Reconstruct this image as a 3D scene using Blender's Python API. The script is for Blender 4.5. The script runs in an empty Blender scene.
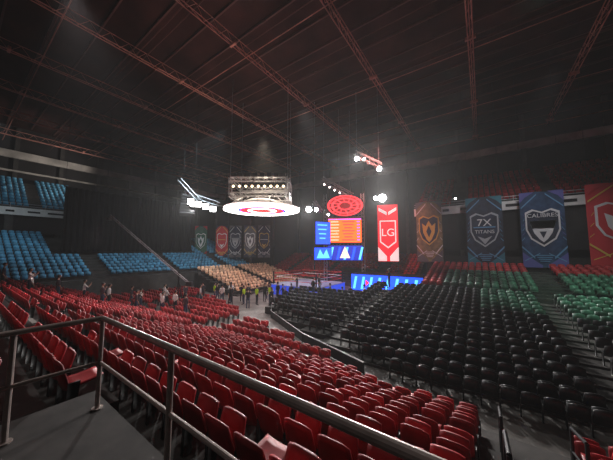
import bpy, math, random
import numpy as np
from mathutils import Vector, Matrix, Euler
random.seed(7)
S35, C35 = math.sin(math.radians(35)), math.cos(math.radians(35))
EYE = 5.1
def A(u, v, z=0.0):            # arena axes (u = across the hall, v = along the rows) -> world
    return Vector((S35*u - C35*v, C35*u + S35*v, z))
ROT_U = math.radians(-35)      # local +Y -> +u
ROT_NU = math.radians(145)
ROT_NV = math.radians(-125)
scn = bpy.context.scene
COL = scn.collection
scn.view_settings.view_transform = 'Standard'

# ---------------------------------------------------------------- materials
def mat(name, col, rough=0.6, metal=0.0, emis=None, es=0.0, var=0.0, scale=3.0, island=0.0, spec=0.5, bump=0.0, samp=True):
    m = bpy.data.materials.new(name); m.use_nodes = True
    nt = m.node_tree; N = nt.nodes; L = nt.links
    b = N['Principled BSDF']
    b.inputs['Roughness'].default_value = rough
    b.inputs['Metallic'].default_value = metal
    b.inputs['Specular IOR Level'].default_value = spec
    b.inputs['Base Color'].default_value = (*col, 1)
    if emis:
        b.inputs['Emission Color'].default_value = (*emis, 1)
        b.inputs['Emission Strength'].default_value = es
        if not samp: m.cycles.emission_sampling = 'NONE'
    src = None
    if var > 0:
        tc = N.new('ShaderNodeTexCoord'); nz = N.new('ShaderNodeTexNoise')
        nz.inputs['Scale'].default_value = scale; nz.inputs['Detail'].default_value = 6
        L.new(tc.outputs['Object'], nz.inputs['Vector'])
        mr = N.new('ShaderNodeMapRange')
        mr.inputs['From Min'].default_value = 0.3; mr.inputs['From Max'].default_value = 0.7
        mr.inputs['To Min'].default_value = 1-var; mr.inputs['To Max'].default_value = 1+var
        L.new(nz.outputs['Fac'], mr.inputs['Value'])
        src = mr.outputs['Result']
        if bump > 0:
            bp = N.new('ShaderNodeBump'); bp.inputs['Strength'].default_value = bump
            L.new(nz.outputs['Fac'], bp.inputs['Height']); L.new(bp.outputs['Normal'], b.inputs['Normal'])
    if island > 0:
        g = N.new('ShaderNodeNewGeometry')
        mr2 = N.new('ShaderNodeMapRange')
        mr2.inputs['To Min'].default_value = 1-island; mr2.inputs['To Max'].default_value = 1+island
        L.new(g.outputs['Random Per Island'], mr2.inputs['Value'])
        if src:
            mu = N.new('ShaderNodeMath'); mu.operation = 'MULTIPLY'
            L.new(src, mu.inputs[0]); L.new(mr2.outputs['Result'], mu.inputs[1]); src = mu.outputs[0]
        else: src = mr2.outputs['Result']
    if src:
        vm = N.new('ShaderNodeVectorMath'); vm.operation = 'SCALE'
        vm.inputs[0].default_value = col
        L.new(src, vm.inputs['Scale']); L.new(vm.outputs['Vector'], b.inputs['Base Color'])
    return m

M = {}
M['conc'] = mat('concrete_dark', (0.045,0.041,0.038), 0.85, var=0.35, scale=1.5, bump=0.15)
M['concl'] = mat('concrete_light', (0.20,0.18,0.165), 0.8, var=0.3, scale=2)
M['walk'] = mat('walkway_concrete', (0.035,0.030,0.028), 0.8, var=0.4, scale=4, bump=0.2)
M['floor'] = mat('arena_floor', (0.13,0.12,0.11), 0.6, var=0.5, scale=0.8)
M['wall'] = mat('wall_dark_paint', (0.015,0.013,0.014), 0.9, var=0.3, scale=0.4)
M['ceil'] = mat('ceiling_panels', (0.05,0.018,0.016), 0.95, var=0.5, scale=0.3, spec=.1)
M['steel'] = mat('roof_steel_red_oxide', (0.62,0.26,0.20), 0.6, var=0.3, scale=1)
M['purlin'] = mat('purlin_steel', (0.14,0.055,0.045), 0.7)
M['rail'] = mat('handrail_paint', (0.42,0.35,0.32), 0.4, 0.2, var=0.25, scale=8)
M['black'] = mat('black_metal', (0.02,0.02,0.022), 0.45, 0.3)
M['alu'] = mat('aluminium_truss', (0.45,0.45,0.47), 0.45, 0.5)
M['aludark'] = mat('crane_tube', (0.40,0.40,0.41), 0.5, 0.5)
M['band'] = mat('painted_beam_pale', (0.50,0.46,0.42), 0.8, var=0.45, scale=0.5)
M['ledge'] = mat('balcony_fascia_white', (0.8,0.78,0.75), 0.7, var=0.15, scale=1)
M['drape'] = mat('black_drape', (0.005,0.005,0.006), 0.95, spec=.1)
M['redseat'] = mat('red_seat_plastic', (0.38,0.016,0.022), 0.5, island=0.4, var=0.25, scale=2)
M['farred'] = mat('far_red_seat_plastic', (0.33,0.012,0.018), 0.5, island=0.35)
M['blue'] = mat('blue_seat_plastic', (0.08,0.30,0.48), 0.5, island=0.35)
M['blackseat'] = mat('black_seat_plastic', (0.022,0.023,0.025), 0.30, island=0.5)
M['blackseat_greenlit'] = mat('black_seat_painted_green_light', (0.06,0.13,0.095), 0.38, island=0.7)  # black seats with the green stage light put into the base colour
M['cream'] = mat('cream_chair', (0.66,0.42,0.26), 0.5, island=0.35)
M['legs'] = mat('seat_bracket_metal', (0.05,0.05,0.05), 0.5, 0.6)

# ---------------------------------------------------------------- mesh builder
class MB:
    def __init__(s): s.v=[]; s.f=[]; s.m=[]
    def add(s, vs, fs, mi=0):
        o=len(s.v); s.v += [tuple(v) for v in vs]
        for f in fs: s.f.append(tuple(i+o for i in f)); s.m.append(mi)
    def box(s, c, size, mi=0, rot=None):
        hx,hy,hz=[q/2 for q in size]; c=Vector(c)
        vs=[Vector((x,y,z)) for x in(-hx,hx) for y in(-hy,hy) for z in(-hz,hz)]
        if rot is not None:
            R=Matrix.Rotation(rot,3,'Z') if not isinstance(rot,Matrix) else rot
            vs=[R@v for v in vs]
        s.add([v+c for v in vs],[(0,1,3,2),(4,6,7,5),(0,4,5,1),(2,3,7,6),(0,2,6,4),(1,5,7,3)],mi)
    def bar(s,p0,p1,r,n=5,mi=0,r2=None):
        p0=Vector(p0);p1=Vector(p1); d=(p1-p0)
        if d.length<1e-6:return
        d.normalize(); a=Vector((0,0,1)) if abs(d.z)<.9 else Vector((1,0,0))
        x=d.cross(a).normalized(); y=d.cross(x)
        r2 = r if r2 is None else r2
        vs=[];
        for p,rr in((p0,r),(p1,r2)):
            for i in range(n):
                t=2*math.pi*i/n; vs.append(p+x*math.cos(t)*rr+y*math.sin(t)*rr)
        fs=[(i,(i+1)%n,n+(i+1)%n,n+i) for i in range(n)]+[tuple(range(n))[::-1],tuple(range(n,2*n))]
        s.add(vs,fs,mi)
    def prism(s,pts,y0,y1,mi=0):      # polygon in XZ plane extruded along Y
        n=len(pts)
        vs=[(p[0],y0,p[1]) for p in pts]+[(p[0],y1,p[1]) for p in pts]
        fs=[tuple(range(n)),tuple(range(n,2*n))[::-1]]+[(i,n+i,n+(i+1)%n,(i+1)%n) for i in range(n)]
        s.add(vs,fs,mi)
    def truss(s,p0,p1,w,rc=.04,rl=.02,step=None,mi=0,h=None):
        p0=Vector(p0);p1=Vector(p1);d=(p1-p0);Ln=d.length;d.normalize()
        a=Vector((0,0,1)) if abs(d.z)<.9 else Vector((0,1,0))
        x=d.cross(a).normalized(); y=x.cross(d).normalized(); h=h or w
        cs=[x*w/2+y*h/2, -x*w/2+y*h/2, -x*w/2-y*h/2, x*w/2-y*h/2]
        for c in cs: s.bar(p0+c,p1+c,rc,5,mi)
        n=max(2,int(Ln/(step or w))); 
        for k in range(4):
            a0,a1=cs[k],cs[(k+1)%4]
            for i in range(n):
                q0=p0+d*Ln*i/n; q1=p0+d*Ln*(i+1)/n
                if i%2: s.bar(q0+a1,q1+a0,rl,3,mi)
                else: s.bar(q0+a0,q1+a1,rl,3,mi)
    def obj(s,name,mats,parent=None,loc=None,rot=None,smooth=False):
        me=bpy.data.meshes.new(name); me.from_pydata(s.v,[],s.f)
        for m in mats: me.materials.append(m)
        me.polygons.foreach_set('material_index',s.m)
        if smooth: me.polygons.foreach_set('use_smooth',[True]*len(s.f))
        me.update()
        o=bpy.data.objects.new(name,me); COL.objects.link(o)
        if parent: o.parent=parent
        if loc is not None:o.location=loc
        if rot is not None:o.rotation_euler=rot
        return o
def empty(name,loc=(0,0,0),rot=(0,0,0)):
    e=bpy.data.objects.new(name,None); e.location=loc; e.rotation_euler=rot; e.empty_display_size=.3
    COL.objects.link(e); return e

# ---------------------------------------------------------------- seats
def seat_base(nx,nz,openpan=False,thick=True,legs=True):
    V=[];F=[];MI=[]
    def shell(fn,th):
        o=len(V)
        for L_ in (0,1):
            for j in range(nz+1):
                for i in range(nx+1):
                    p=fn(-1+2*i/nx,j/nz); 
                    V.append((p[0],p[1]-th*L_,p[2]-(th*L_ if fn is pano else 0)))
        W=nx+1; K=(nx+1)*(nz+1)
        for j in range(nz):
            for i in range(nx):
                a=o+j*W+i; F.append((a,a+1,a+1+W,a+W)); MI.append(0)
                b=a+K; F.append((b,b+W,b+1+W,b+1)); MI.append(0)
        for i in range(nx):
            a=o+i;F.append((a,a+K,a+1+K,a+1));MI.append(0)
            a=o+nz*W+i;F.append((a,a+1,a+1+K,a+K));MI.append(0)
        for j in range(nz):
            a=o+j*W;F.append((a,a+W,a+W+K,a+K));MI.append(0)
            a=o+j*W+nx;F.append((a,a+K,a+W+K,a+W));MI.append(0)
    def back(s,t):
        w=.235*(1-.10*t**3); return (s*w, -.20-.11*t+.05*s*s, .38+.46*t-.06*abs(s)**3*t)
    def pano(s,t):
        return (s*.215*(1-.05*t), -.16+.40*t, .43+.03*t+.02*s*s-.015*math.sin(t*3.1))
    def panf(s,t):
        return (s*.215*(1-.08*t*t), -.10+.09*t+.02*s*s, .42+.36*t-.04*abs(s)**3*t)
    shell(back,.03); shell(pano if openpan else panf,.035)
    if legs:
        for sx in(-1,1):
            o=len(V); x=sx*.245
            for (yy,zz) in((-.22,0),(-.10,0),(-.06,.50),(-.20,.50)):
                V.append((x-.015,yy,zz));V.append((x+.015,yy,zz))
            for k in range(4):
                a=o+2*k;b=o+2*((k+1)%4);F.append((a,b,b+1,a+1));MI.append(1)
            F.append((o,o+2,o+4,o+6));MI.append(1);F.append((o+1,o+7,o+5,o+3));MI.append(1)
    return np.array(V,float),np.array(F,int),np.array(MI,int)
def seat_block(name,places,color,nx=2,nz=2,popen=.12,legs=True,smooth=False):
    bases=[seat_base(nx,nz,False,legs=legs),seat_base(nx,nz,True,legs=legs)]
    VV=[];FF=[];MM=[];off=0
    for (p,ang) in places:
        b=bases[1 if random.random()<popen else 0]
        ang=ang+random.uniform(-.02,.02)
        c,s=math.cos(ang),math.sin(ang); v=b[0]
        x=v[:,0]*c-v[:,1]*s+p[0]; y=v[:,0]*s+v[:,1]*c+p[1]
        VV.append(np.stack([x,y,v[:,2]+p[2]+.002],1)); FF.append(b[1]+off); MM.append(b[2]); off+=len(v)
    V=np.concatenate(VV);F=np.concatenate(FF);Mi=np.concatenate(MM)
    me=bpy.data.meshes.new(name)
    me.vertices.add(len(V)); me.vertices.foreach_set('co',V.ravel())
    me.loops.add(F.size); me.loops.foreach_set('vertex_index',F.ravel().astype(np.int32))
    me.polygons.add(len(F)); me.polygons.foreach_set('loop_start',np.arange(0,F.size,4,dtype=np.int32))
    me.materials.append(color);me.materials.append(M['legs'])
    me.polygons.foreach_set('material_index',Mi.astype(np.int32))
    if smooth: me.polygons.foreach_set('use_smooth',np.ones(len(F),bool))
    me.update(calc_edges=True)
    o=bpy.data.objects.new(name,me);COL.objects.link(o);return o

# ---------------------------------------------------------------- people positions
def uv_of(x,y): return (S35*x+C35*y, -C35*x+S35*y)
def near_z(u):
    k=round((u-2.2)/.85)
    return max(0.0, 2.35-.294*k)
P=[]  # (x, y, pose, role, heading)
for x,y,pose,role,h in [
 (-3.4,24,'stand','security_guard',2.6),(-3.9,26.5,'walk','event_technician',1.0),(-5.6,24.5,'stand','event_technician',-.5),
 (-6.4,25.2,'phone','event_technician',0.4),(-7.3,24.6,'stand','event_technician',2.2),(-2.3,24.7,'walk','event_technician',-1.4),
 (-1.5,25.0,'stand','event_technician',.3),(-0.9,24.0,'phone','event_technician',1.7),(1.2,23.6,'stand','event_technician',-2.0),
 (3.2,22.7,'stand','security_guard',-.6),(-8.8,25,'walk','event_technician',-1.2),(-10.6,26,'stand','event_technician',.9),
 (-11.3,20.0,'stand','spectator_in_white_shirt',-.6),(-12.0,21.2,'phone','spectator_in_white_shirt',.2),(-10.6,20.6,'stand','spectator_in_white_shirt',-.4),
 (-12.8,19.2,'stand','spectator_in_dark_clothes',-.8),(-15.2,19.6,'stand','spectator_in_white_shirt',-.7),(-13.6,20.5,'phone','spectator_in_dark_clothes',-.3),
 (-17.8,18.2,'stand','spectator_in_dark_clothes',-.5),(-19.5,18.0,'stand','spectator_in_white_shirt',-.7),(-18.9,17.3,'phone','spectator_in_white_shirt',-.9),
 (-16.8,21.2,'walk','spectator_in_dark_clothes',-1.0),(-9.1,19.2,'stand','spectator_in_dark_clothes',-.4),(2.3,24.6,'walk','event_technician',1.2),
 (-4.6,23.6,'stand','security_guard',-.9),(-6.9,23.2,'walk','event_technician',.6),(-8.0,24.1,'stand','spectator_in_white_shirt',-.2),
 (-1.9,22.9,'stand','event_technician',2.9),(-3.0,21.9,'walk','event_technician',-2.3),(0.6,22.4,'stand','event_technician',-1.0),
 (4.2,24.3,'stand','event_technician',.4),(5.4,23.6,'walk','spectator_in_white_shirt',1.4),(6.6,24.8,'stand','security_guard',.3),
 (7.9,24.2,'stand','event_technician',.9),(-10.0,24.0,'stand','spectator_in_white_shirt',-1.1),(-11.8,24.8,'walk','spectator_in_dark_clothes',.8),
 (-13.4,24.0,'stand','spectator_in_white_shirt',-.6),(-15.8,23.0,'stand','spectator_in_dark_clothes',-.9),(-5.1,22.2,'phone','event_technician',-.1),
 (-20.6,17.2,'stand','spectator_in_dark_clothes',-.8),(-14.6,18.2,'stand','spectator_in_dark_clothes',-.5),(-12.4,22.6,'walk','spectator_in_white_shirt',-.9),
 (-5.9,23.9,'stand','security_guard',1.4),(-4.1,25.0,'phone','event_technician',-.4),(-7.6,25.6,'stand','spectator_in_white_shirt',.2),(-9.4,26.0,'stand','security_guard',-.9),
 (-2.9,25.6,'stand','event_technician',.9),(-14.3,22.0,'stand','spectator_in_white_shirt',-.8),(-17.5,20.0,'phone','spectator_in_white_shirt',-.8)]:
    P.append((x,y,pose,role,h))
puv=[uv_of(p[0],p[1]) for p in P]
def clear(u,v,r=.55):
    return all((u-a)**2+(v-b)**2>r*r for a,b in puv)

# ---------------------------------------------------------------- near red stand
aisles=[(-1.25,-.15),(13.2,14.4),(22.6,23.8)]
def inaisle(v,pad=.25): return any(a-pad<v<b+pad for a,b in aisles)
near=[];mid=[]
steps=MB()
for k in range(-5,18):
    u=2.2+.85*k; z=2.35-.294*k
    flat = z<0.02
    if flat: z=0.0
    v0=-12 if k>=0 else 5.0
    v1=32.6 if not flat else 31
    if not flat:
        steps.box(A(u,(v0+v1)/2,z/2),(v1-v0,.85,z),0,rot=ROT_U)
        for a,b in aisles:
            if a>v0: 
                steps.box(A(u-.30,(a+b)/2,z+.07),(b-a-.1,.25,.14),1,rot=ROT_U)
    v=v0+.3
    while v<v1-.3:
        ok = not inaisle(v) and clear(u,v)
        if flat:
            lim=9.2+.33*max(0,v-3.5)
            if u>lim or v<4 or (u>13.5 and not 17<v<30): ok=False
        if ok:
            p=A(u-.02,v,z)
            (near if (p.length<9.5) else mid).append((p,ROT_U))
        v+=.53
steps.obj('concrete_stand_near',[M['conc'],M['concl']])
seat_block('red_stadium_seats',near,M['redseat'],6,5,.15,smooth=True)
seat_block('red_stadium_seats',mid,M['redseat'],4,2,.10)

# ---------------------------------------------------------------- black chairs
pl=[];plg=[];ris=MB()
BR=.088
for k in range(17):
    u=10.6+.80*k
    z=BR*k
    v=-24
    while v<14.5:
        ok = clear(u,v) and not(-3.6<v<-2.5) and not(6.4<v<7.2)
        if v>3 and u<10.6+.42*(v-3): ok=False
        if v>8.2 and u>19.9: ok=False
        if ok: (plg if (k>=11 and v<.5) else pl).append((A(u,v,z),ROT_U))
        v+=.50
    if k>0:
        vt=min(14.6,3+(u-10.6)/.42+.6) if u<=19.9 else 8.4
        ris.box(A(u,(vt-24.5)/2,z/2),(vt+24.5,.80,z),0,rot=ROT_U)
seat_block('black_floor_chairs',pl,M['blackseat'],3,2,.35)
seat_block('black_chairs_painted_green_light',plg,M['blackseat_greenlit'],3,2,.35)  # same black chairs, green light painted into their material
ris.obj('floor_riser_platform',[M['conc']])

# ---------------------------------------------------------------- far stands
far=MB();farc=MB();farl=MB(); red=[];redc_=[];green=[];blue=[];ured=[];ublue=[]
for j in range(10):
    u=24.6+.78*j; z=1.65+.15*j
    far.box(A(u,-11,z/2),(32,.78,z),0,rot=ROT_U)
    v=-26.5
    while v<4.6:
        if not any(abs(v-q)<.7 for q in(-20,-12,-4)): (green if (j<6 and v<3) else red).append((A(u,v,z),ROT_NU))
        v+=.56
for j in range(11):
    u=33.4+.8*j; z=.7+.30*j
    farc.box(A(u,20,z/2),(26,.8,z),0,rot=ROT_U)
    v=7.5
    while v<32.5:
        if not any(abs(v-q)<.7 for q in(12,20,28)) and not (12.7<v<18.5 and j<4): redc_.append((A(u,v,z),ROT_NU))
        v+=.56
for j in range(16):
    v=34.4+.8*j; z=2.0+.31*j
    farl.box(A(9.7,v,z/2),(.8,44.4,z),0,rot=ROT_U)
    u=-12
    while u<31.5:
        if not any(abs(u-q)<.8 for q in(-6,2,10,18,26)) and not(v>39.9 and 7<u<24) and not (v<40 and 25<u<32 and j>5): blue.append((A(u,v,z),ROT_NV))
        u+=.56
far.obj('concrete_stand_far',[M['conc']]);farc.obj('concrete_stand_centre',[M['conc']]);farl.obj('concrete_stand_side',[M['conc']])
seat_block('red_far_seats',red,M['farred'],2,1,.1,legs=False)
seat_block('red_far_seats',redc_,M['farred'],2,1,.1,legs=False)
seat_block('green_lit_seats',green,M['blackseat_greenlit'],2,2,.3,legs=False)
seat_block('blue_seats',blue,M['blue'],2,1,.25,legs=False)
up=MB();upl=MB()
for j in range(10):
    u=35.0+.8*j; z=10.3+.5*j
    up.box(A(u,-10,z-.25),(34,.8,.5),0,rot=ROT_U)
    v=-26
    while v<6.5:
        if not any(abs(v-q)<.6 for q in(-22,-14,-6,2)): ured.append((A(u,v,z),ROT_NU))
        v+=.56
    v=47.6+.8*j
    upl.box(A(-.8,v,z-.25),(.8,23.4,.5),0,rot=ROT_U)
    u=-12
    while u<10.5:
        if not any(abs(u-q)<.6 for q in(-10,-2,6)): ublue.append((A(u,v,z),ROT_NV))
        u+=.56
up.obj('upper_tier_concrete',[M['conc']]);upl.obj('upper_tier_concrete',[M['conc']])
seat_block('upper_tier_red_seats',ured,M['farred'],2,1,.1,legs=False)
seat_block('upper_tier_blue_seats',ublue,M['blue'],2,1,.1,legs=False)
lg=MB();lgl=MB()
lg.box(A(34.45,-10,9.9),(34,.22,.95),0,rot=ROT_U)
lgl.box(A(-.8,47.05,9.9),(.22,23.4,.95),0,rot=ROT_U)
for i in range(16):
    if i>4: lgl.box(A(-20+2.0*i,46.92,9.9),(.04,.7+.4*(i%3),.22),1,rot=ROT_U)
    lg.box(A(34.32,-26+2.1*i,9.9),(.7+.5*(i%2),.04,.3),1,rot=ROT_U)
lg.obj('balcony_fascia',[M['ledge'],M['wall']]);lgl.obj('balcony_fascia',[M['ledge'],M['wall']])
gr=MB();grl=MB()
for z in(10.6,10.9):
    gr.bar(A(34.5,-27,z),A(34.5,7,z),.03); grl.bar(A(-12.4,47.1,z),A(11,47.1,z),.03)
for i in range(12):
    gr.bar(A(34.5,-27+3*i,10.38),A(34.5,-27+3*i,10.9),.03)
    if i>3: grl.bar(A(-23+3*i,47.1,10.38),A(-23+3*i,47.1,10.9),.03)
gr.obj('balcony_guard_rail',[M['alu']]);grl.obj('balcony_guard_rail',[M['alu']])
und=MB();undl=MB()
und.box(A(35.0,-10,7.3),(34,.2,4.4),0,rot=ROT_U)
und.box(A(33.2,-11,2.2),(32,.2,4.4),0,rot=ROT_U)
undl.box(A(-.8,47.6,8.4),(.2,23.4,2.4),0,rot=ROT_U)
for i in range(7):
    und.box(A(34.75,-26+5.3*i,7.3),(.7,.3,4.2),1,rot=ROT_U)
    if i>1: undl.box(A(-22+5.2*i,47.35,8.3),(.3,.7,2.2),1,rot=ROT_U)
und.obj('balcony_soffit_screen',[M['wall'],M['conc']]);undl.obj('balcony_soffit_screen',[M['wall'],M['conc']])

# ---------------------------------------------------------------- shell
fl=MB(); fl.box(A(15,12,-.1),(92,62,.2),0,rot=ROT_U); fl.obj('floor',[M['floor']])
def wall(name,u,v,su,sv,z0=0,z1=24,m='wall'):
    w=MB(); w.box(A(u,v,(z0+z1)/2),(sv,su,z1-z0),0,rot=ROT_U); return w.obj(name,[M[m]])
wall('wall_far',44.4,12,.4,92); wall('wall_left',15,57.6,60,.4); wall('wall_back',-13,12,.4,92); wall('wall_right',15,-32,60,.4)
wall('ceiling',15,12,60,92,23.8,24.1,'ceil')
tr=MB()
tr.box(A(15,56.9,19.4),(.4,55,1.1),0,rot=ROT_U); tr.box(A(15,56.9,16.9),(.3,55,.25),0,rot=ROT_U)
tr.obj('trim_1',[M['band']])
tr=MB(); tr.box(A(43.7,12,19.2),(88,.4,1.0),0,rot=ROT_U); tr.obj('trim_2',[M['band']])
wp=MB();wq=MB()
for i in range(11):
    wp.box(A(43.9,-28+7.6*i,12),(.5,.5,23),0,rot=ROT_U)
    wq.box(A(-10+5*i,57.2,12),(.4,.5,23),0,rot=ROT_U)
wp.obj('trim_3',[M['conc']]);wq.obj('trim_4',[M['conc']])

# ---------------------------------------------------------------- roof steel
Hr=16.0; Z=EYE+Hr; rt=MB()
for k in range(-3,8):
    v=.476*Hr*k
    if v>57 or v<-31: continue
    for dv in(-.16,.16):
        rt.bar(A(-12,v+dv,Z),A(43,v+dv,Z),.045,4)
    rt.bar(A(-12,v,Z+.8),A(43,v,Z+.8),.04,4)
    n=44; du=55/n
    for i in range(n):
        a=-12+du*i
        rt.bar(A(a,v-.16,Z),A(a+du,v+.16,Z),.018,3)
        rt.bar(A(a,v,Z),A(a+du/2,v,Z+.8),.02,3); rt.bar(A(a+du/2,v,Z+.8),A(a+du,v,Z),.02,3)
        if i%8==3: rt.box(A(a,v,Z+.1),(.7,.18,.25),0,rot=ROT_U)
rt.obj('roof_trusses',[M['steel']])
pu=MB()
for k in range(-4,7):
    u=13.3+4.9*k
    pu.bar(A(u,-31,Z+.12),A(u,57,Z+.12),.045,4,1 if k%2==0 else 0)
    pu.bar(A(u,-31,Z+1.2),A(u,57,Z+1.2),.05,4)
for k in range(22):
    u=-11+2.45*k
    pu.box(A(u,12,23.65),(88,.12,.2),0,rot=ROT_U)
pu.obj('roof_purlins',[M['purlin'],M['steel']])

# ---------------------------------------------------------------- walkway + handrail
ZW=EYE-1.95
wk=MB()
wk.box(A(-1.0,.3,ZW-.15),(8.4,4.6,.3),0,rot=ROT_U)
wk.box(A(1.22,.3,(ZW-.3)/2),(8.4,.14,ZW-.3),0,rot=ROT_U)
wk.box(A(-1.9,2.7,ZW+.09),(2.2,2.4,.18),0,rot=ROT_U)
wk.box(A(-1.9,2.7,ZW+.185),(2.24,2.44,.02),1,rot=ROT_U)
wk.box(A(-.3,2.6,ZW+.004),(3.6,.06,.008),1,rot=ROT_U)
wk.box(A(.25,2.6,ZW+.004),(3.6,.05,.008),1,rot=ROT_U)
wk.obj('walkway_platform',[M['walk'],M['conc']])
hr=MB(); u0=1.18; zt=EYE-.86
def post(u,v): 
    hr.bar(A(u,v,ZW+.001),A(u,v,zt),.026,10); hr.bar(A(u,v,ZW+.001),A(u,v,ZW+.015),.06,10)
for v in(3.98,2.27,.2,-2.0): post(u0,v)
hr.bar(A(u0,3.98,zt),A(u0,-3.6,zt),.03,12); hr.bar(A(u0,3.98,ZW+.55),A(u0,-3.6,ZW+.55),.02,10)
post(.45,4.05); post(-1.2,4.18)
hr.bar(A(u0,3.98,zt),A(-3.0,4.3,zt),.03,12); hr.bar(A(u0,3.98,ZW+.55),A(-3.0,4.3,ZW+.55),.02,10)
hr.obj('handrail',[M['rail']],smooth=False)
gf=MB()
for v in (-.15,-1.3):
    for (ua,ub) in((3.9,4.9),(6.4,7.4)):
        za=near_z(ua); zb=near_z(ub)
        gf.bar(A(ua,v,za),A(ua,v,za+.95),.03,8); gf.bar(A(ub,v,zb),A(ub,v,zb+.95),.03,8)
        gf.bar(A(ua,v,za+.95),A(ub,v,zb+.95),.03,8); gf.bar(A(ua,v,za+.5),A(ub,v,zb+.5),.02,8)
gf.obj('aisle_stair_rail',[M['black']])
ba=MB(); pts=[(10.1,4.2),(11.6,8.4),(14.4,13.4),(17.2,15.7),(19.6,16.0)]
for (a,b) in zip(pts[:-1],pts[1:]):
    p,q=A(*a,0),A(*b,0); n=max(1,int((q-p).length/1.5))
    ba.bar(p+Vector((0,0,.5)),q+Vector((0,0,.5)),.02,6,0)
    for i in range(n+1):
        c=p.lerp(q,i/n); ba.bar(c,c+Vector((0,0,.5)),.025,6,1)
    d=(q-p); ang=math.atan2(d.y,d.x)
    ba.box((p+q)/2+Vector((0,0,.25)),(d.length,.03,.44),1,rot=ang)
M['barw']=mat('barrier_top_pale',(.6,.6,.62),.5)
ba.obj('crowd_barrier',[M['barw'],M['black']])

# ---------------------------------------------------------------- ring
def E(name,c,s,base=(.01,.01,.01),samp=True): return mat(name,base,.6,emis=c,es=s,samp=samp)
M['e_white']=E('led_white',(1,.93,.9),8); M['e_lens']=E('lamp_lens',(1,.96,.92),60)
M['e_red']=E('led_red',(1,.03,.03),2.8); M['e_blue']=E('led_blue',(.01,.07,1),2.4); M['e_cyan']=E('led_cyan',(.1,.5,1),2.2)
M['e_orange']=E('led_orange',(1,.09,.008),3.0); M['e_warm']=E('led_warm',(1,.75,.45),5); M['e_pale']=E('led_pale',(1,.75,.55),1.6)
M['e_navy']=E('led_navy',(.01,.03,.5),1.3)
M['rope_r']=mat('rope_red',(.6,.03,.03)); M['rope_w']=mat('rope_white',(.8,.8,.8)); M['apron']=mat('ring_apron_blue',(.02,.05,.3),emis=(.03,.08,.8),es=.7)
M['canvas']=mat('ring_canvas',(.35,.4,.55),var=.1)
rg=MB(); h=3.2
rg.box((0,0,.55),(2*h,2*h,1.1),0); rg.box((0,0,1.12),(2*h+.1,2*h+.1,.06),1)
for sx in(-1,1):
    for sy in(-1,1):
        rg.bar((sx*h*.93,sy*h*.93,1.1),(sx*h*.93,sy*h*.93,2.6),.08,10,2)
        for zz in(1.6,2.0,2.4): rg.box((sx*h*.88,sy*h*.88,zz),(.22,.22,.16),3)
for i,zz in enumerate((1.6,2.0,2.4)):
    for s in(-1,1):
        rg.bar((-h*.9,s*h*.9,zz),(h*.9,s*h*.9,zz),.035,6,3 if i!=1 else 4); rg.bar((s*h*.9,-h*.9,zz),(s*h*.9,h*.9,zz),.035,6,3 if i!=1 else 4)
for i in range(3):
    rg.box((-h-.2-.3*i,0,.45-.15*i),(.3,1.0,.9-.3*i),2)
rg.obj('wrestling_ring',[M['apron'],M['canvas'],M['black'],M['rope_r'],M['rope_w']],loc=A(25.2,17.3,0),rot=(0,0,ROT_U))
cc=[];ck=MB()
for j in range(10):
    v=22.6+.85*j; z=.15+.22*j
    ck.box(A(25,v,z/2),(.85,13,z),0,rot=ROT_U)
    u=19
    while u<31.2:
        if abs(u-25)>.6 and clear(u,v): cc.append((A(u,v,z),ROT_NV))
        u+=.55
ck.obj('ringside_deck',[M['conc']])
seat_block('cream_ringside_chairs',cc,M['cream'],2,1,.7)
st=MB(); st.box((0,0,1.1),(8.4,3,2.2),0); st.box((0,-1.53,1.15),(8.4,.06,1.9),1); st.box((-4.23,0,1.15),(.06,2.8,1.9),1)
for i in range(8):
    st.prism([(-4.0+i,.35),(-3.7+i,1.85),(-3.4+i,1.85),(-3.7+i,.35)],-1.58,-1.56,2)
    if i%2: st.prism([(-3.3+i,.8),(-3.3+i,1.5),(-2.9+i,1.15)],-1.58,-1.56,3)
st.obj('led_stage',[M['black'],M['e_blue'],M['e_cyan'],M['e_red']],loc=A(30.8,9.4,0),rot=(0,0,ROT_U))

# ---------------------------------------------------------------- screens
e=empty('led_screen_tower',(5.2,34.6,0),(0,0,math.radians(-8)))
t=MB()
for sx in(-2.6,2.6):
    t.truss((sx,.4,0),(sx,.4,13),.4,.04,.02,.5,0)
t.truss((-2.8,.4,9.9),(2.8,.4,9.9),.4,.04,.02,.5,0); t.truss((-2.8,.4,5.9),(2.8,.4,5.9),.3,.04,.02,.5,0)
t.obj('support_truss',[M['alu']],e)
s=MB(); s.box((.1,0,7.8),(4.7,.25,3.5),0); s.box((.1,-.14,7.8),(4.5,.04,3.3),1)
for i in range(7):
    zz=9.0-.42*i
    s.box((-1.3,-.17,zz),(1.1+.2*(i%2),.03,.10),2); s.box((.6,-.17,zz),(1.7-.3*(i%3),.03,.17),4); s.box((1.95,-.17,zz),(.35,.03,.10),3)
s.box((.1,-.17,9.35),(4.5,.03,.10),3)
s.obj('scoreboard_screen',[M['black'],M['e_orange'],M['e_pale'],M['e_blue'],M['e_red']],e)
s=MB(); s.box((.1,0,4.7),(4.9,.25,2.2),0); s.box((.1,-.14,4.7),(4.7,.04,2.0),1)
for i in range(5):
    s.prism([(-2.1+i,3.8),(-1.7+i,5.5),(-1.4+i,5.5),(-1.8+i,3.8)],-.18,-.16,2 if i%2 else 3)
s.prism([(-.6,4.0),(.1,5.6),(.8,4.0)],-.2,-.18,4)
s.obj('lower_screen',[M['black'],M['e_navy'],M['e_blue'],M['e_cyan'],M['e_pale']],e)
e2=empty('led_side_screen',(2.2,34.2,0),(0,0,math.radians(25)))
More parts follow.
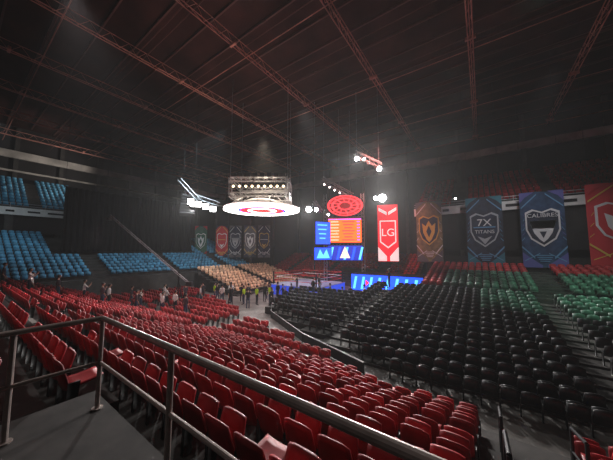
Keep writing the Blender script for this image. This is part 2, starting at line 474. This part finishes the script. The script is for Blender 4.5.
s=MB(); s.box((0,0,7.4),(2.4,.25,3.2),0); s.box((0,-.14,7.4),(2.2,.04,3.0),1); s.box((0,0,4.6),(2.8,.25,1.8),0); s.box((0,-.14,4.6),(2.6,.04,1.6),1)
for i in range(4): s.box((-.1,-.17,8.5-.6*i),(1.5-.2*i,.03,.14),2)
s.prism([(-1.0,4.0),(-.5,5.2),(0,4.4),(.5,5.2),(1.0,4.0)],-.19,-.17,2)
s.box((-1.1,.3,4.5),(.12,.12,9.0),0); s.box((1.1,.3,4.5),(.12,.12,9.0),0)
s.obj('panels',[M['black'],M['e_blue'],M['e_cyan']],e2)

# ---------------------------------------------------------------- canopy + rig
def disc(mb,r0,r1,z,mi,n=48,sq=1.0):
    vs=[(r*math.cos(2*math.pi*i/n),r*math.sin(2*math.pi*i/n)*sq,z) for r in(r0,r1) for i in range(n)]
    mb.add(vs,[(i,n+i,n+(i+1)%n,(i+1)%n) for i in range(n)],mi)
cx=(-5.0,28.0)
e=empty('led_canopy_rig',(cx[0],cx[1],0))
c=MB()
R=4.2
for (r0,r1,mi) in((.0001,1.2,2),(1.2,1.6,1),(1.6,2.4,2),(2.4,2.7,3),(2.7,R,1)): disc(c,r0,r1,9.5 ,mi)
n=48
vs=[(R*math.cos(2*math.pi*i/n),R*math.sin(2*math.pi*i/n),z) for z in(9.5,9.72) for i in range(n)]
c.add(vs,[(i,(i+1)%n,n+(i+1)%n,n+i) for i in range(n)],4)
disc(c,.0001,R,9.73,0)
for i in range(16):
    a=2*math.pi*i/16
    c.bar((R*.95*math.cos(a),R*.95*math.sin(a),9.72),(2.7*math.cos(a),2.0*math.sin(a),10.75),.035,5,0)
n=32
vs=[(3.9*math.cos(2*math.pi*i/n),3.9*math.sin(2*math.pi*i/n),9.75) for i in range(n)]+[(1.4*math.cos(2*math.pi*i/n),1.4*math.sin(2*math.pi*i/n),10.7) for i in range(n)]
c.add(vs,[(i,(i+1)%n,n+(i+1)%n,n+i) for i in range(n)],5)
c.obj('canopy_disc',[M['alu'],M['e_white'],M['e_red'],M['e_blue'],E('led_edge',(1,.70,.66),2.5),mat('canopy_fabric',(.5,.48,.48),.8,emis=(1,.8,.8),es=.12)],e)
t=MB()
for z in(10.9,12.5):
    for (p,q) in(((-3,-2.2),(3,-2.2)),((3,-2.2),(3,2.2)),((3,2.2),(-3,2.2)),((-3,2.2),(-3,-2.2))):
        t.truss((*p,z),(*q,z),.4,.045,.022,.45,0)
for p in((-3,-2.2),(3,-2.2),(3,2.2),(-3,2.2)):
    t.truss((*p,10.9),(*p,12.5),.3,.035,.02,.4,0); t.bar((*p,12.5),(p[0],p[1],23.6),.025,5,0)
t.obj('rig_truss',[M['alu']],e)
l=MB()
for i in range(9):
    x=-2.6+.65*i
    l.box((x,-2.35,11.7),(.35,.25,.35),0); l.bar((x,-2.48,11.7),(x,-2.50,11.7),.13,12,1)
    l.bar((x,-2.35,11.8),(x,-2.3,12.3),.02,4,0)
for i in range(8): l.box((-2.6+.74*i,-2.3,12.95),(.45,.4,.35),0)
l.obj('lamp_bar',[M['black'],M['e_warm']],e)
e=empty('round_red_led_sign',(4.9,31.5,10.75),(math.radians(28),0,math.radians(-6)))
c=MB(); n=36
for (r0,r1,mi) in((.0001,.7,0),(.7,.95,1),(.95,1.45,0),(1.45,1.75,1),(1.75,2.0,0),(2.0,2.25,1)):
    vs=[(r*math.cos(2*math.pi*i/n),-.1,r*.62*math.sin(2*math.pi*i/n)) for r in(r0,r1) for i in range(n)]
    c.add(vs,[(i,n+i,n+(i+1)%n,(i+1)%n) for i in range(n)],mi)
for i in range(12):
    a=2*math.pi*i/12
    c.bar((.8*math.cos(a),-.13,.5*math.sin(a)),(2.1*math.cos(a+.2),-.13,1.3*math.sin(a+.2)),.05,4,1)
c.prism([(2.25*math.cos(2*math.pi*i/n),1.4*math.sin(2*math.pi*i/n)) for i in range(n)],-.09,.25,2)
c.obj('sign_face',[M['rope_r'],E('sign_red',(1,.04,.05),2.2),M['black']],e)
e=empty('hanging_lighting_truss',(0,0,0))
t=MB(); t.truss((1.9,31,14.0),(5.9,32,12.1),.55,.05,.025,.5,0)
t.truss((5.6,28,16.2),(8.2,27,14.4),.5,.05,.025,.5,0)
t.truss((.9,30,10.9),(1.8,31,9.9),.4,.05,.025,.4,0)
for p in((2.2,31,14),(5.7,32,12.2),(5.8,28,16),(8,27,14.5),(4.2,31.6,12.1),(1.0,30,10.9)): t.bar(p,(p[0],p[1],23.6),.02,4,0)
for i in range(6):
    c_=Vector((1.9,31,14.0)).lerp(Vector((5.9,32,12.1)),(i+.5)/6); t.box(c_+Vector((0,-.1,-.5)),(.3,.3,.4),1); t.bar(c_+Vector((0,-.26,-.55)),c_+Vector((0,-.28,-.56)),.1,10,2)
for i in range(3):
    c_=Vector((5.6,28,16.2)).lerp(Vector((8.2,27,14.4)),(i+.7)/3.4); t.box(c_+Vector((0,-.1,-.45)),(.3,.3,.4),1)
t.obj('truss_frame',[M['alu'],M['black'],E('small_lens',(1,.8,.75),12,samp=False)],e)
e=empty('line_array_speakers',(-13.1,27.5,11.1),(0,0,math.radians(20)))
t=MB()
for i in range(7):
    a=math.radians(-4-5*i); R_=Matrix.Rotation(a,3,'X')
    t.box((.0,-.03*i*i,-.34*i),(1.5,.75,.32),0,rot=R_); t.box((0,-.03*i*i-.39,-.34*i),(1.4,.03,.25),1,rot=R_)
t.box((0,0,.3),(1.6,.8,.1),0); t.bar((-.6,0,.3),(-.6,0,12.5),.02,4,0); t.bar((.6,0,.3),(.6,0,12.5),.02,4,0)
t.obj('speaker_cabinets',[M['black'],mat('speaker_grille',(.12,.12,.13),.6)],e)
t=MB(); t.truss((-.5,-.6,.2),(3.2,-.9,-.9),.4,.04,.02,.4,0)
t.truss((-.9,-.6,1.6),(1.2,-.9,-.7),.35,.04,.02,.4,0)
for i in range(4): t.box((.3+.75*i,-1.1,-.85-.22*i),(.66,.3,.66),1); t.box((.3+.75*i,-1.26,-.85-.22*i),(.6,.03,.58),2)
t.obj('flood_lamp_bar',[M['alu'],M['black'],E('flood_white',(1,.97,.95),14)],e)

# ---------------------------------------------------------------- stage lights
def stage_lamp(loc,target,watts=0,col=(1,.97,.94),size=60,lens=60,r=.16,blend=.6):
    loc=Vector(loc);d=(Vector(target)-loc)
    e=empty('moving_head_light',loc); q=d.to_track_quat('-Z','Y'); e.rotation_mode='QUATERNION'; e.rotation_quaternion=q
    b=MB(); b.bar((0,0,.35),(0,0,-.12),r*.8,12,0,r2=r*1.1); b.bar((0,0,-.121),(0,0,-.13),r,16,1)
    b.box((-r*1.3,0,.15),(.05,.12,.5),0);b.box((r*1.3,0,.15),(.05,.12,.5),0);b.box((0,0,.42),(r*2.7,.14,.08),0); b.box((0,0,.55),(.3,.25,.2),0)
    b.obj('lamp_head',[M['black'],E('lens',col,lens,samp=False)],e)
    if watts:
        L=bpy.data.lights.new('spot','SPOT'); L.energy=watts;L.color=col;L.spot_size=math.radians(size);L.spot_blend=blend;L.shadow_soft_size=.2
        o=bpy.data.objects.new('spot',L);COL.objects.link(o);o.parent=e;o.location=(0,0,-.3)
    return e
stage_lamp((5.8,28,15.6),(1,4,2),6000,size=80,lens=150,r=.24)
stage_lamp((8.0,27,14.1),(9,8,1),5000,size=70,lens=150,r=.26)
stage_lamp((6.5,27.7,15.4),(2,2,3),0,lens=90)
stage_lamp((9.2,30,11.4),(3,4,3),11000,size=100,lens=300,r=.45)
stage_lamp((8.4,30,11.4),(2,5,3),0,lens=200,r=.22)
stage_lamp((.3,30,10.0),(-4,6,2),6500,size=90,lens=220,r=.34)
stage_lamp((1.2,30,10.0),(-4,10,0),0,lens=120,r=.24)
stage_lamp((2.9,33.0,9.8),(0,0,5),0,lens=100,r=.15)
stage_lamp((-12.2,26.4,10.0),(-8,5,3),5000,size=85,lens=120,r=.25)
stage_lamp((19,31.5,11.7),(16,20,0),0,col=(.9,.95,1),lens=30,r=.12)
def spot(name,loc,tgt,w,col,size,blend=.8,soft=.5):
    L=bpy.data.lights.new(name,'SPOT');L.energy=w;L.color=col;L.spot_size=math.radians(size);L.spot_blend=blend;L.shadow_soft_size=soft
    o=bpy.data.objects.new(name,L);COL.objects.link(o);o.location=loc
    o.rotation_euler=(Vector(tgt)-Vector(loc)).to_track_quat('-Z','Y').to_euler();return o
spot('roof_house_light',A(3,19,20.5),A(8.5,18.5,1),6000,(1,.92,.93),66,1)
spot('roof_house_light',A(-2,5,20.5),A(4,6,2),700,(1,.9,.86),70)
spot('blue_wash',A(16,22,18),A(16,38,3),5500,(.75,.92,1),80)
spot('blue_wash',A(2,30,15),A(-2,46,7),2000,(.75,.9,1),85)
spot('green_wash',A(12,-10,19),A(23.5,-8,2),8500,(.55,1,.75),50,1)
spot('cool_wash',A(19,14,19),A(18,5,0),4200,(.95,.98,1),58,1)
spot('red_wash',A(24,8,17),A(37,14,3),5500,(1,.3,.25),80)
spot('ring_wash',(-5,28,18),(-4,28.5,0),13000,(1,.82,.62),66)
spot('banner_wash',A(20,-4,16),A(34,-3,6),2400,(.95,.95,1),60)
spot('banner_wash',(-10,34,12),(-13,45,7),1000,(1,.95,.9),60)
spot('corner_wash',A(20,44,14),A(2,57,19.5),5500,(1,.93,.85),62)
spot('upper_wash',A(14,22,10),A(12,14,21),1500,(1,.62,.52),140,1,2)

# ---------------------------------------------------------------- banners
def text(body,size,loc,m,parent,ext=.01,sx=1):
    c=bpy.data.curves.new('lettering','FONT'); c.body=body;c.size=size;c.align_x='CENTER';c.align_y='CENTER';c.extrude=ext
    o=bpy.data.objects.new('lettering',c); c.materials.append(m); COL.objects.link(o); o.parent=parent
    o.location=loc;o.rotation_euler=(math.pi/2,0,0);o.scale=(sx,1,1);return o
def shield(w,h,cx=0,cz=0):
    p=[(-.5,.42),(-.28,.5),(0,.42),(.28,.5),(.5,.42),(.5,-.05),(.36,-.3),(0,-.5),(-.36,-.3),(-.5,-.05)]
    return [(cx+a*w,cz+b*h) for a,b in p]
def banner(loc,rot,w,h,bg,main,acc,acc2,word,small,txt,style=0,inner=None):
    e=empty('hanging_team_banner',loc,(0,0,rot))
    b=MB(); nx,nz=10,14
    vs=[(-w/2+w*i/nx, .06*math.sin(i*1.1+j*.2), h/2-h*j/nz) for j in range(nz+1) for i in range(nx+1)]
    b.add(vs,[(j*(nx+1)+i,j*(nx+1)+i+1,(j+1)*(nx+1)+i+1,(j+1)*(nx+1)+i) for j in range(nz) for i in range(nx)],0)
    b.bar((-w/2-.1,0,h/2),(w/2+.1,0,h/2),.05,8,1); b.bar((-w/2-.05,0,-h/2),(w/2+.05,0,-h/2),.035,8,1)
    b.bar((-w/2+.2,0,h/2),(-w/2+.2,0,23.5-loc[2]),.015,4,1); b.bar((w/2-.2,0,h/2),(w/2-.2,0,23.5-loc[2]),.015,4,1)
    b.obj('cloth',[bg,M['black']],e,smooth=True)
    a=MB()
    y=-.09
    for s in(-1,1):
        a.prism([(s*w*.5,-h*.5),(s*w*.5,-h*.30),(s*w*.30,-h*.38),(s*w*.06,-h*.47),(s*w*.06,-h*.5)][::s],y-.005,y,2)
        a.prism([(s*w*.5,-h*.24),(s*w*.5,-h*.215),(s*w*.22,-h*.36),(s*w*.22,-h*.385)][::s],y-.012,y-.006,1)
        a.prism([(s*w*.5,h*.5),(s*w*.5,h*.36),(s*w*.38,h*.43),(s*w*.15,h*.5)][::s],y-.005,y,2)
        a.prism([(s*w*.48,h*.30),(s*w*.48,h*.28),(s*w*.1,h*.455),(s*w*.1,h*.475)][::s],y-.012,y-.006,1)
        a.prism([(s*w*.46,-h*.42),(s*w*.46,-h*.41),(s*w*.1,-h*.31),(s*w*.1,-h*.32)][::s],y-.018,y-.013,1)
        for q in range(6):
            a.prism([(s*w*(.49-.012*q),-h*(.15-.065*q)),(s*w*(.49-.012*q),-h*(.14-.065*q)),(s*w*(.42-.005*q),-h*(.10-.065*q)),(s*w*(.42-.005*q),-h*(.11-.065*q))][::s],y-.012,y-.006,2 if q%2 else 1)
    for q in range(4):
        a.prism([(-.2*w+.03*w*q,-h*(.335+.025*q)),(.2*w-.03*w*q,-h*(.335+.025*q)),(.2*w-.03*w*q,-h*(.345+.025*q)),(-.2*w+.03*w*q,-h*(.345+.025*q))],y-.022,y-.019,1)
    a.prism(shield(w*.78,h*.50,0,.02*h),y-.03,y-.012,0)
    a.prism(shield(w*.70,h*.45,0,.02*h),y-.045,y-.031,3)
    if style==0:
        a.prism([(-.22*w,-.02*h),(-.26*w,.14*h),(-.12*w,.09*h),(0,.18*h),(.12*w,.09*h),(.26*w,.14*h),(.22*w,-.02*h),(.1*w,-.13*h),(0,-.18*h),(-.1*w,-.13*h)],y-.06,y-.046,0)
        a.prism([(-.1*w,0),(0,.1*h),(.1*w,0),(0,-.1*h)],y-.075,y-.061,3)
    elif style==1:
        a.prism([(-.3*w,.05*h),(-.3*w,.065*h),(.3*w,.065*h),(.3*w,.05*h)],y-.06,y-.046,1)
        a.prism([(-.2*w,-.07*h),(0,-.19*h),(.2*w,-.07*h),(0,-.11*h)],y-.06,y-.046,0)
    else:
        a.prism([(-.30*w,.11*h),(-.24*w,.01*h),(-.1*w,.03*h),(0,.01*h),(.1*w,.03*h),(.24*w,.01*h),(.30*w,.11*h),(.2*w,-.05*h),(.09*w,-.13*h),(0,-.17*h),(-.09*w,-.13*h),(-.2*w,-.05*h)],y-.06,y-.046,0)
        a.prism([(-.08*w,-.03*h),(0,-.12*h),(.08*w,-.03*h)],y-.075,y-.061,3)
    a.obj('emblem',[main,acc,acc2,inner or bg],e)
    if word: text(word,w*(.34 if style==1 else .165),(0,y-.09,(.12*h if style==1 else .18*h)),txt,e)
    if small: text(small,w*.16,(0,y-.09,-.01*h),txt,e)
    return e
navy=mat('banner_navy_cloth',(.02,.028,.05),.8,var=.5,scale=1.5); gold=mat('banner_gold',(.65,.43,.08),.6); silver=mat('banner_silver',(.38,.40,.43),.6)
teal=mat('banner_teal',(.03,.16,.22),.7); purple=mat('banner_purple',(.10,.10,.33),.7); sky=mat('banner_skyblue',(.12,.3,.5),.7)
redc=mat('banner_red_cloth',(.5,.02,.03),.7); whitec=mat('banner_white_print',(.7,.7,.7),.7); gray=mat('banner_grey_cloth',(.10,.10,.11),.8)
olive=mat('banner_olive_cloth',(.20,.17,.08),.8,var=.5,scale=1.5); dblue=mat('banner_dark_blue_print',(.025,.06,.13),.8,var=.4,scale=1.5)
def bz(u,v,z): return tuple(A(u,v,z))
banner(bz(32.9,5.1,7.3),ROT_U,2.8,7.2,olive,gold,whitec,gray,'','',gold,0,navy)
banner(bz(32.9,-.3,7.1),ROT_U,3.2,7.4,navy,silver,sky,teal,'7X','TITANS',whitec,1)
banner(bz(32.9,-4.9,7.1),ROT_U,3.2,7.4,dblue,whitec,sky,purple,'CALIBRES','',whitec,2,navy)
banner(bz(32.9,-10.0,7.3),ROT_U,4.2,7.4,redc,whitec,gold,redc,'','',whitec,0)
e=empty('tall_red_banner',(10.5,32.2,7.3),(0,0,math.radians(-14)))
b=MB(); b.box((0,0,0),(2.7,.12,7.5),0); b.box((0,-.07,0),(2.5,.04,7.3),1)
for s_ in(-1,1):
    b.prism([(s_*1.25,-3.6),(s_*1.25,-1.8),(s_*.2,-3.0),(s_*.2,-3.6)][::s_],-.12,-.1,2)
    b.prism([(s_*1.1,3.3),(s_*1.1,2.9),(s_*.1,2.3),(s_*.1,2.7)][::s_],-.12,-.1,2)
b.prism([(-1.0,1.6),(1.0,1.6),(1.0,-1.2),(0,-2.0),(-1.0,-1.2)],-.14,-.1,2); b.prism([(-.86,1.45),(.86,1.45),(.86,-1.1),(0,-1.8),(-.86,-1.1)],-.16,-.141,1)
b.bar((-1.1,0,3.7),(-1.1,0,16),.02,4,0); b.bar((1.1,0,3.7),(1.1,0,16),.02,4,0)
b.bar((-1.2,.1,-3.7),(-1.2,.1,-7.3),.05,6,0); b.bar((1.2,.1,-3.7),(1.2,.1,-7.3),.05,6,0)
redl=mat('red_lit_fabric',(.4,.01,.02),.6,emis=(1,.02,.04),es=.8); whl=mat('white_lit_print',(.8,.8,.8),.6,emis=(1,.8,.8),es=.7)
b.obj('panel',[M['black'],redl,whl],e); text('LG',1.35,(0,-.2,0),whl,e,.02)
g2=mat('banner_green_cloth',(.03,.12,.07),.7)
for i,(px,st_) in enumerate(zip((-19.0,-15.1,-12.6,-9.9,-7.4),((g2,whitec,gray,redc),(redc,whitec,gold,navy),(navy,silver,whitec,gray),(gray,whitec,gold,navy),(navy,gold,whitec,gray)))):
    banner((px,45-.35*i,6.6),math.radians(8),2.1,5.6,st_[0],st_[1],st_[2],st_[3],'','',whitec,(0,1,2,0,1)[i])

# ---------------------------------------------------------------- curtain
cu=MB(); n=140; u0_,u1_=7.5,23.5
vs=[]
for i in range(n+1):
    u=u0_+(u1_-u0_)*i/n; w_=.12*math.sin(i*1.3)
    for z in(4.9,12.6): vs.append(A(u,40.2+w_,z))
cu.add(vs,[(2*i,2*i+2,2*i+3,2*i+1) for i in range(n)],0)
cu.bar(A(u0_,40.2,12.65),A(u1_,40.2,12.65),.08,6,1)
for i in range(5): cu.bar(A(u0_+4*i,40.2,12.65),A(u0_+4*i,40.2,23.6),.025,4,1)
cu.obj('black_stage_curtain',[M['drape'],M['black']],smooth=False)

# ---------------------------------------------------------------- camera crane
e=empty('camera_jib_crane',(-11.6,23.0,0))
t=MB(); t.truss((.8,0,2.2),(-6.0,-.8,8.2),.13,.018,.01,.3,0)
for a in range(3):
    q=2*math.pi*a/3; t.bar((0,0,2.4),(.5*math.cos(q),.5*math.sin(q),0),.05,6,1)
t.bar((0,0,2.0),(0,0,3.1),.1,8,1); t.box((1.0,0,2.05),(.5,.35,.35),1)
t.box((-6.1,-.8,7.9),(.3,.45,.3),1); t.bar((-6.1,-1.02,7.9),(-6.1,-1.25,7.9),.08,10,1)
t.obj('jib_arm',[M['aludark'],M['black']],e)

# ---------------------------------------------------------------- people
SK=mat('skin',(.45,.25,.17),.5); HAIR=mat('dark_hair',(.02,.013,.01),.6); SHOE=mat('shoes',(.03,.03,.03),.5)
EYEM=mat('eye_white',(.8,.8,.8),.3)
cache={}
def pose_mesh(pose):
    if pose in cache: return cache[pose]
    J={'pel':(0,0,.96,.125),'spi':(0,.0,1.14,.115),'che':(0,0,1.34,.135),'nek':(0,-.01,1.50,.055),'hed':(0,.01,1.60,.06)}
    for s,n_ in((-1,'L'),(1,'R')):
        J['sh'+n_]=(s*.185,0,1.41,.062);J['el'+n_]=(s*.25,-.04,1.13,.045);J['wr'+n_]=(s*.24,.08,.90,.03);J['ha'+n_]=(s*.24,.10,.83,.034)
        J['hp'+n_]=(s*.095,0,.90,.095);J['kn'+n_]=(s*.11,.02,.50,.06);J['an'+n_]=(s*.11,-.02,.09,.042);J['to'+n_]=(s*.12,.15,.035,.035)
    if pose=='walk':
        J['knL']=(-.1,.17,.53,.06);J['anL']=(-.1,.22,.10,.042);J['toL']=(-.1,.39,.05,.035)
        J['knR']=(.1,-.05,.51,.06);J['anR']=(.1,-.30,.15,.042);J['toR']=(.1,-.16,.04,.035)
        J['elR']=(.23,.14,1.15,.045);J['wrR']=(.2,.33,1.03,.03);J['haR']=(.19,.39,1.0,.034);J['elL']=(-.24,-.18,1.16,.045);J['wrL']=(-.25,-.2,.92,.03);J['haL']=(-.25,-.19,.85,.034)
    if pose=='phone':
        for s,n_ in((-1,'L'),(1,'R')):
            J['el'+n_]=(s*.24,.2,1.22,.045);J['wr'+n_]=(s*.10,.36,1.42,.03);J['ha'+n_]=(s*.07,.38,1.49,.034)
    Ed=[('pel','spi'),('spi','che'),('che','nek'),('nek','hed')]
    for n_ in'LR': Ed+=[('che','sh'+n_),('sh'+n_,'el'+n_),('el'+n_,'wr'+n_),('wr'+n_,'ha'+n_),('pel','hp'+n_),('hp'+n_,'kn'+n_),('kn'+n_,'an'+n_),('an'+n_,'to'+n_)]
    names=list(J); me=bpy.data.meshes.new('sk'); me.from_pydata([J[k][:3] for k in names],[(names.index(a),names.index(b)) for a,b in Ed],[])
    ob=bpy.data.objects.new('sk',me);COL.objects.link(ob)
    sm=ob.modifiers.new('s','SKIN'); sub=ob.modifiers.new('b','SUBSURF');sub.levels=1;sub.render_levels=1
    for i,k in enumerate(names):
        sv=me.skin_vertices[0].data[i]; r=J[k][3]; 
        sv.radius=(r*(1.25 if k in('che','pel','spi') else 1),r*(.85 if k in('che','spi') else 1)); sv.use_root=(k=='pel')
    dg=bpy.context.evaluated_depsgraph_get(); dg.update(); ev=ob.evaluated_get(dg); m2=bpy.data.meshes.new_from_object(ev)
    vs=[v.co.copy() for v in m2.vertices]; fs=[tuple(p.vertices) for p in m2.polygons]; cen=[p.center.copy() for p in m2.polygons]
    def dist(c,a,b):
        a=Vector(a);b=Vector(b);t_=max(0,min(1,(c-a).dot(b-a)/max(1e-9,(b-a).length_squared)));return (c-(a+(b-a)*t_)).length
    mb=MB(); mb.add(vs,fs,0); mi=[]
    for c in cen:
        best=min(Ed,key=lambda e_:dist(c,J[e_[0]][:3],J[e_[1]][:3])-.5*J[e_[0]][3]); b_=best[1][:2]
        if b_ in('he','wr','ha'): mi.append(2)
        elif b_ in('kn','an','hp'): mi.append(1)
        elif b_=='to': mi.append(3)
        elif best[1]=='nek' and c.z>J['nek'][2]-.02: mi.append(2)
        else: mi.append(0)
    mb.m=mi
    hz=J['hed'][2]+.085; hy=J['hed'][1]+.015
    def ell(cx_,cy_,cz_,rx,ry,rz,mi_,nu=10,nv=8):
        vv=[];ff=[]
        for j in range(nv+1):
            ph=math.pi*j/nv
            for i in range(nu):
                th=2*math.pi*i/nu; vv.append((cx_+rx*math.sin(ph)*math.cos(th),cy_+ry*math.sin(ph)*math.sin(th),cz_+rz*math.cos(ph)))
        for j in range(nv):
            for i in range(nu): ff.append((j*nu+i,(j+1)*nu+i,(j+1)*nu+(i+1)%nu,j*nu+(i+1)%nu))
        mb.add(vv,ff,mi_)
    ell(0,hy,hz,.075,.095,.12,2,14,10); ell(0,hy-.02,hz+.03,.083,.10,.108,4,14,8)
    mb.bar((0,hy+.085,hz+.02),(0,hy+.118,hz-.02),.008,5,2,r2=.017)
    for s in(-1,1):
        ell(s*.03,hy+.082,hz+.005,.013,.012,.008,5,6,4); ell(s*.03,hy+.092,hz+.005,.006,.006,.006,4,5,4); ell(s*.077,hy,hz-.005,.012,.02,.03,2,6,5)
    mb.box((0,hy+.087,hz-.05),(.045,.01,.01),3)
    for s,n_ in((-1,'L'),(1,'R')):
        w=Vector(J['wr'+n_][:3]);h_=Vector(J['ha'+n_][:3]);d=(h_-w).normalized()
        side=Vector((0,1,0)) if abs(d.y)<.7 and pose!='phone' else Vector((1,0,0)); side=(side-d*side.dot(d)).normalized(); nrm=d.cross(side)
        for f in range(4):
            ln=(.038,.045,.042,.032)[f]; b0=h_+d*.015+side*(.024-.016*f); b1=b0+d*ln+nrm*.006; b2=b1+d*ln*.8+nrm*.018*(-s)
            mb.bar(b0,b1,.009,5,2,r2=.008); mb.bar(b1,b2,.008,5,2,r2=.006)
        b0=w.lerp(h_,.5)+side*.025; b1=b0+side*.025+d*.03; mb.bar(b0,b1,.011,5,2); mb.bar(b1,b1+d*.03,.010,5,2,r2=.007)
    if pose=='phone': mb.box((0,.40,1.53),(.15,.01,.075),4)
    bpy.data.objects.remove(ob); cache[pose]=(mb.v,mb.f,mb.m); return cache[pose]
cloth=lambda c,n='clothing',**k:mat(n,c,.85,**k)
TOP={'security_guard':cloth((.6,.9,.02),'hi_vis_vest'),'event_technician':cloth((.03,.03,.035),'black_shirt'),'spectator_in_white_shirt':cloth((.85,.83,.8),'white_shirt'),'spectator_in_dark_clothes':cloth((.06,.04,.05),'dark_shirt')}
PANT=[cloth((.02,.02,.03),'dark_trousers'),cloth((.05,.07,.13),'jeans')]
def person(x,y,z,pose,role,h):
    v,f,m=pose_mesh(pose); me=bpy.data.meshes.new(role); me.from_pydata(v,[],f)
    for mm in(TOP[role],random.choice(PANT),SK,SHOE,HAIR,EYEM): me.materials.append(mm)
    me.polygons.foreach_set('material_index',m); me.polygons.foreach_set('use_smooth',[True]*len(f)); me.update()
    o=bpy.data.objects.new(role,me);COL.objects.link(o);o.location=(x,y,z);o.rotation_euler=(0,0,h);s=random.uniform(.97,1.07);o.scale=(s,s,s)
for (x,y,pose,role,h),(u,v) in zip(P,puv):
    z=0
    if u<9.0: z=near_z(u)
    if v>22.17 and 18.5<u<31.5: z=.15+.22*round((v-22.6)/.85)
    if u>10.9 and v<min(14.6,3+(u-10.6)/.42+.6) and (v<8.4 or u<20.3): z=max(z,BR*round((u-10.6)/.80))
    person(x,y,max(0,z)+.003,pose,role,h)

# ---------------------------------------------------------------- world (with thin stage haze in the air) + camera
w=bpy.data.worlds.new('World');scn.world=w;w.use_nodes=True
w.node_tree.nodes['Background'].inputs[0].default_value=(.9,.55,.5,1);w.node_tree.nodes['Background'].inputs[1].default_value=.002
nt=w.node_tree; vs_=nt.nodes.new('ShaderNodeVolumeScatter'); vs_.inputs['Density'].default_value=.0014; vs_.inputs['Anisotropy'].default_value=.35
nt.links.new(vs_.outputs[0],nt.nodes['World Output'].inputs['Volume'])
cam=bpy.data.cameras.new('camera');co=bpy.data.objects.new('camera',cam);COL.objects.link(co)
co.location=(0,0,EYE);co.rotation_euler=(math.radians(90+4.57),0,0);cam.sensor_width=36;cam.lens=36*250/613;cam.clip_start=.05
scn.camera=co
# align the hall's walls with the world axes
bpy.context.view_layer.update()
RR=Matrix.Rotation(math.radians(35),4,'Z'); I4=Matrix.Identity(4)
for o in list(bpy.data.objects):
    if o.parent: continue
    mw=o.matrix_basis.copy()
    if o.type=='MESH' and all(abs(mw[i][j]-I4[i][j])<1e-6 for i in range(4) for j in range(4)): o.data.transform(RR); o.data.update()
    else: o.matrix_basis=RR@mw
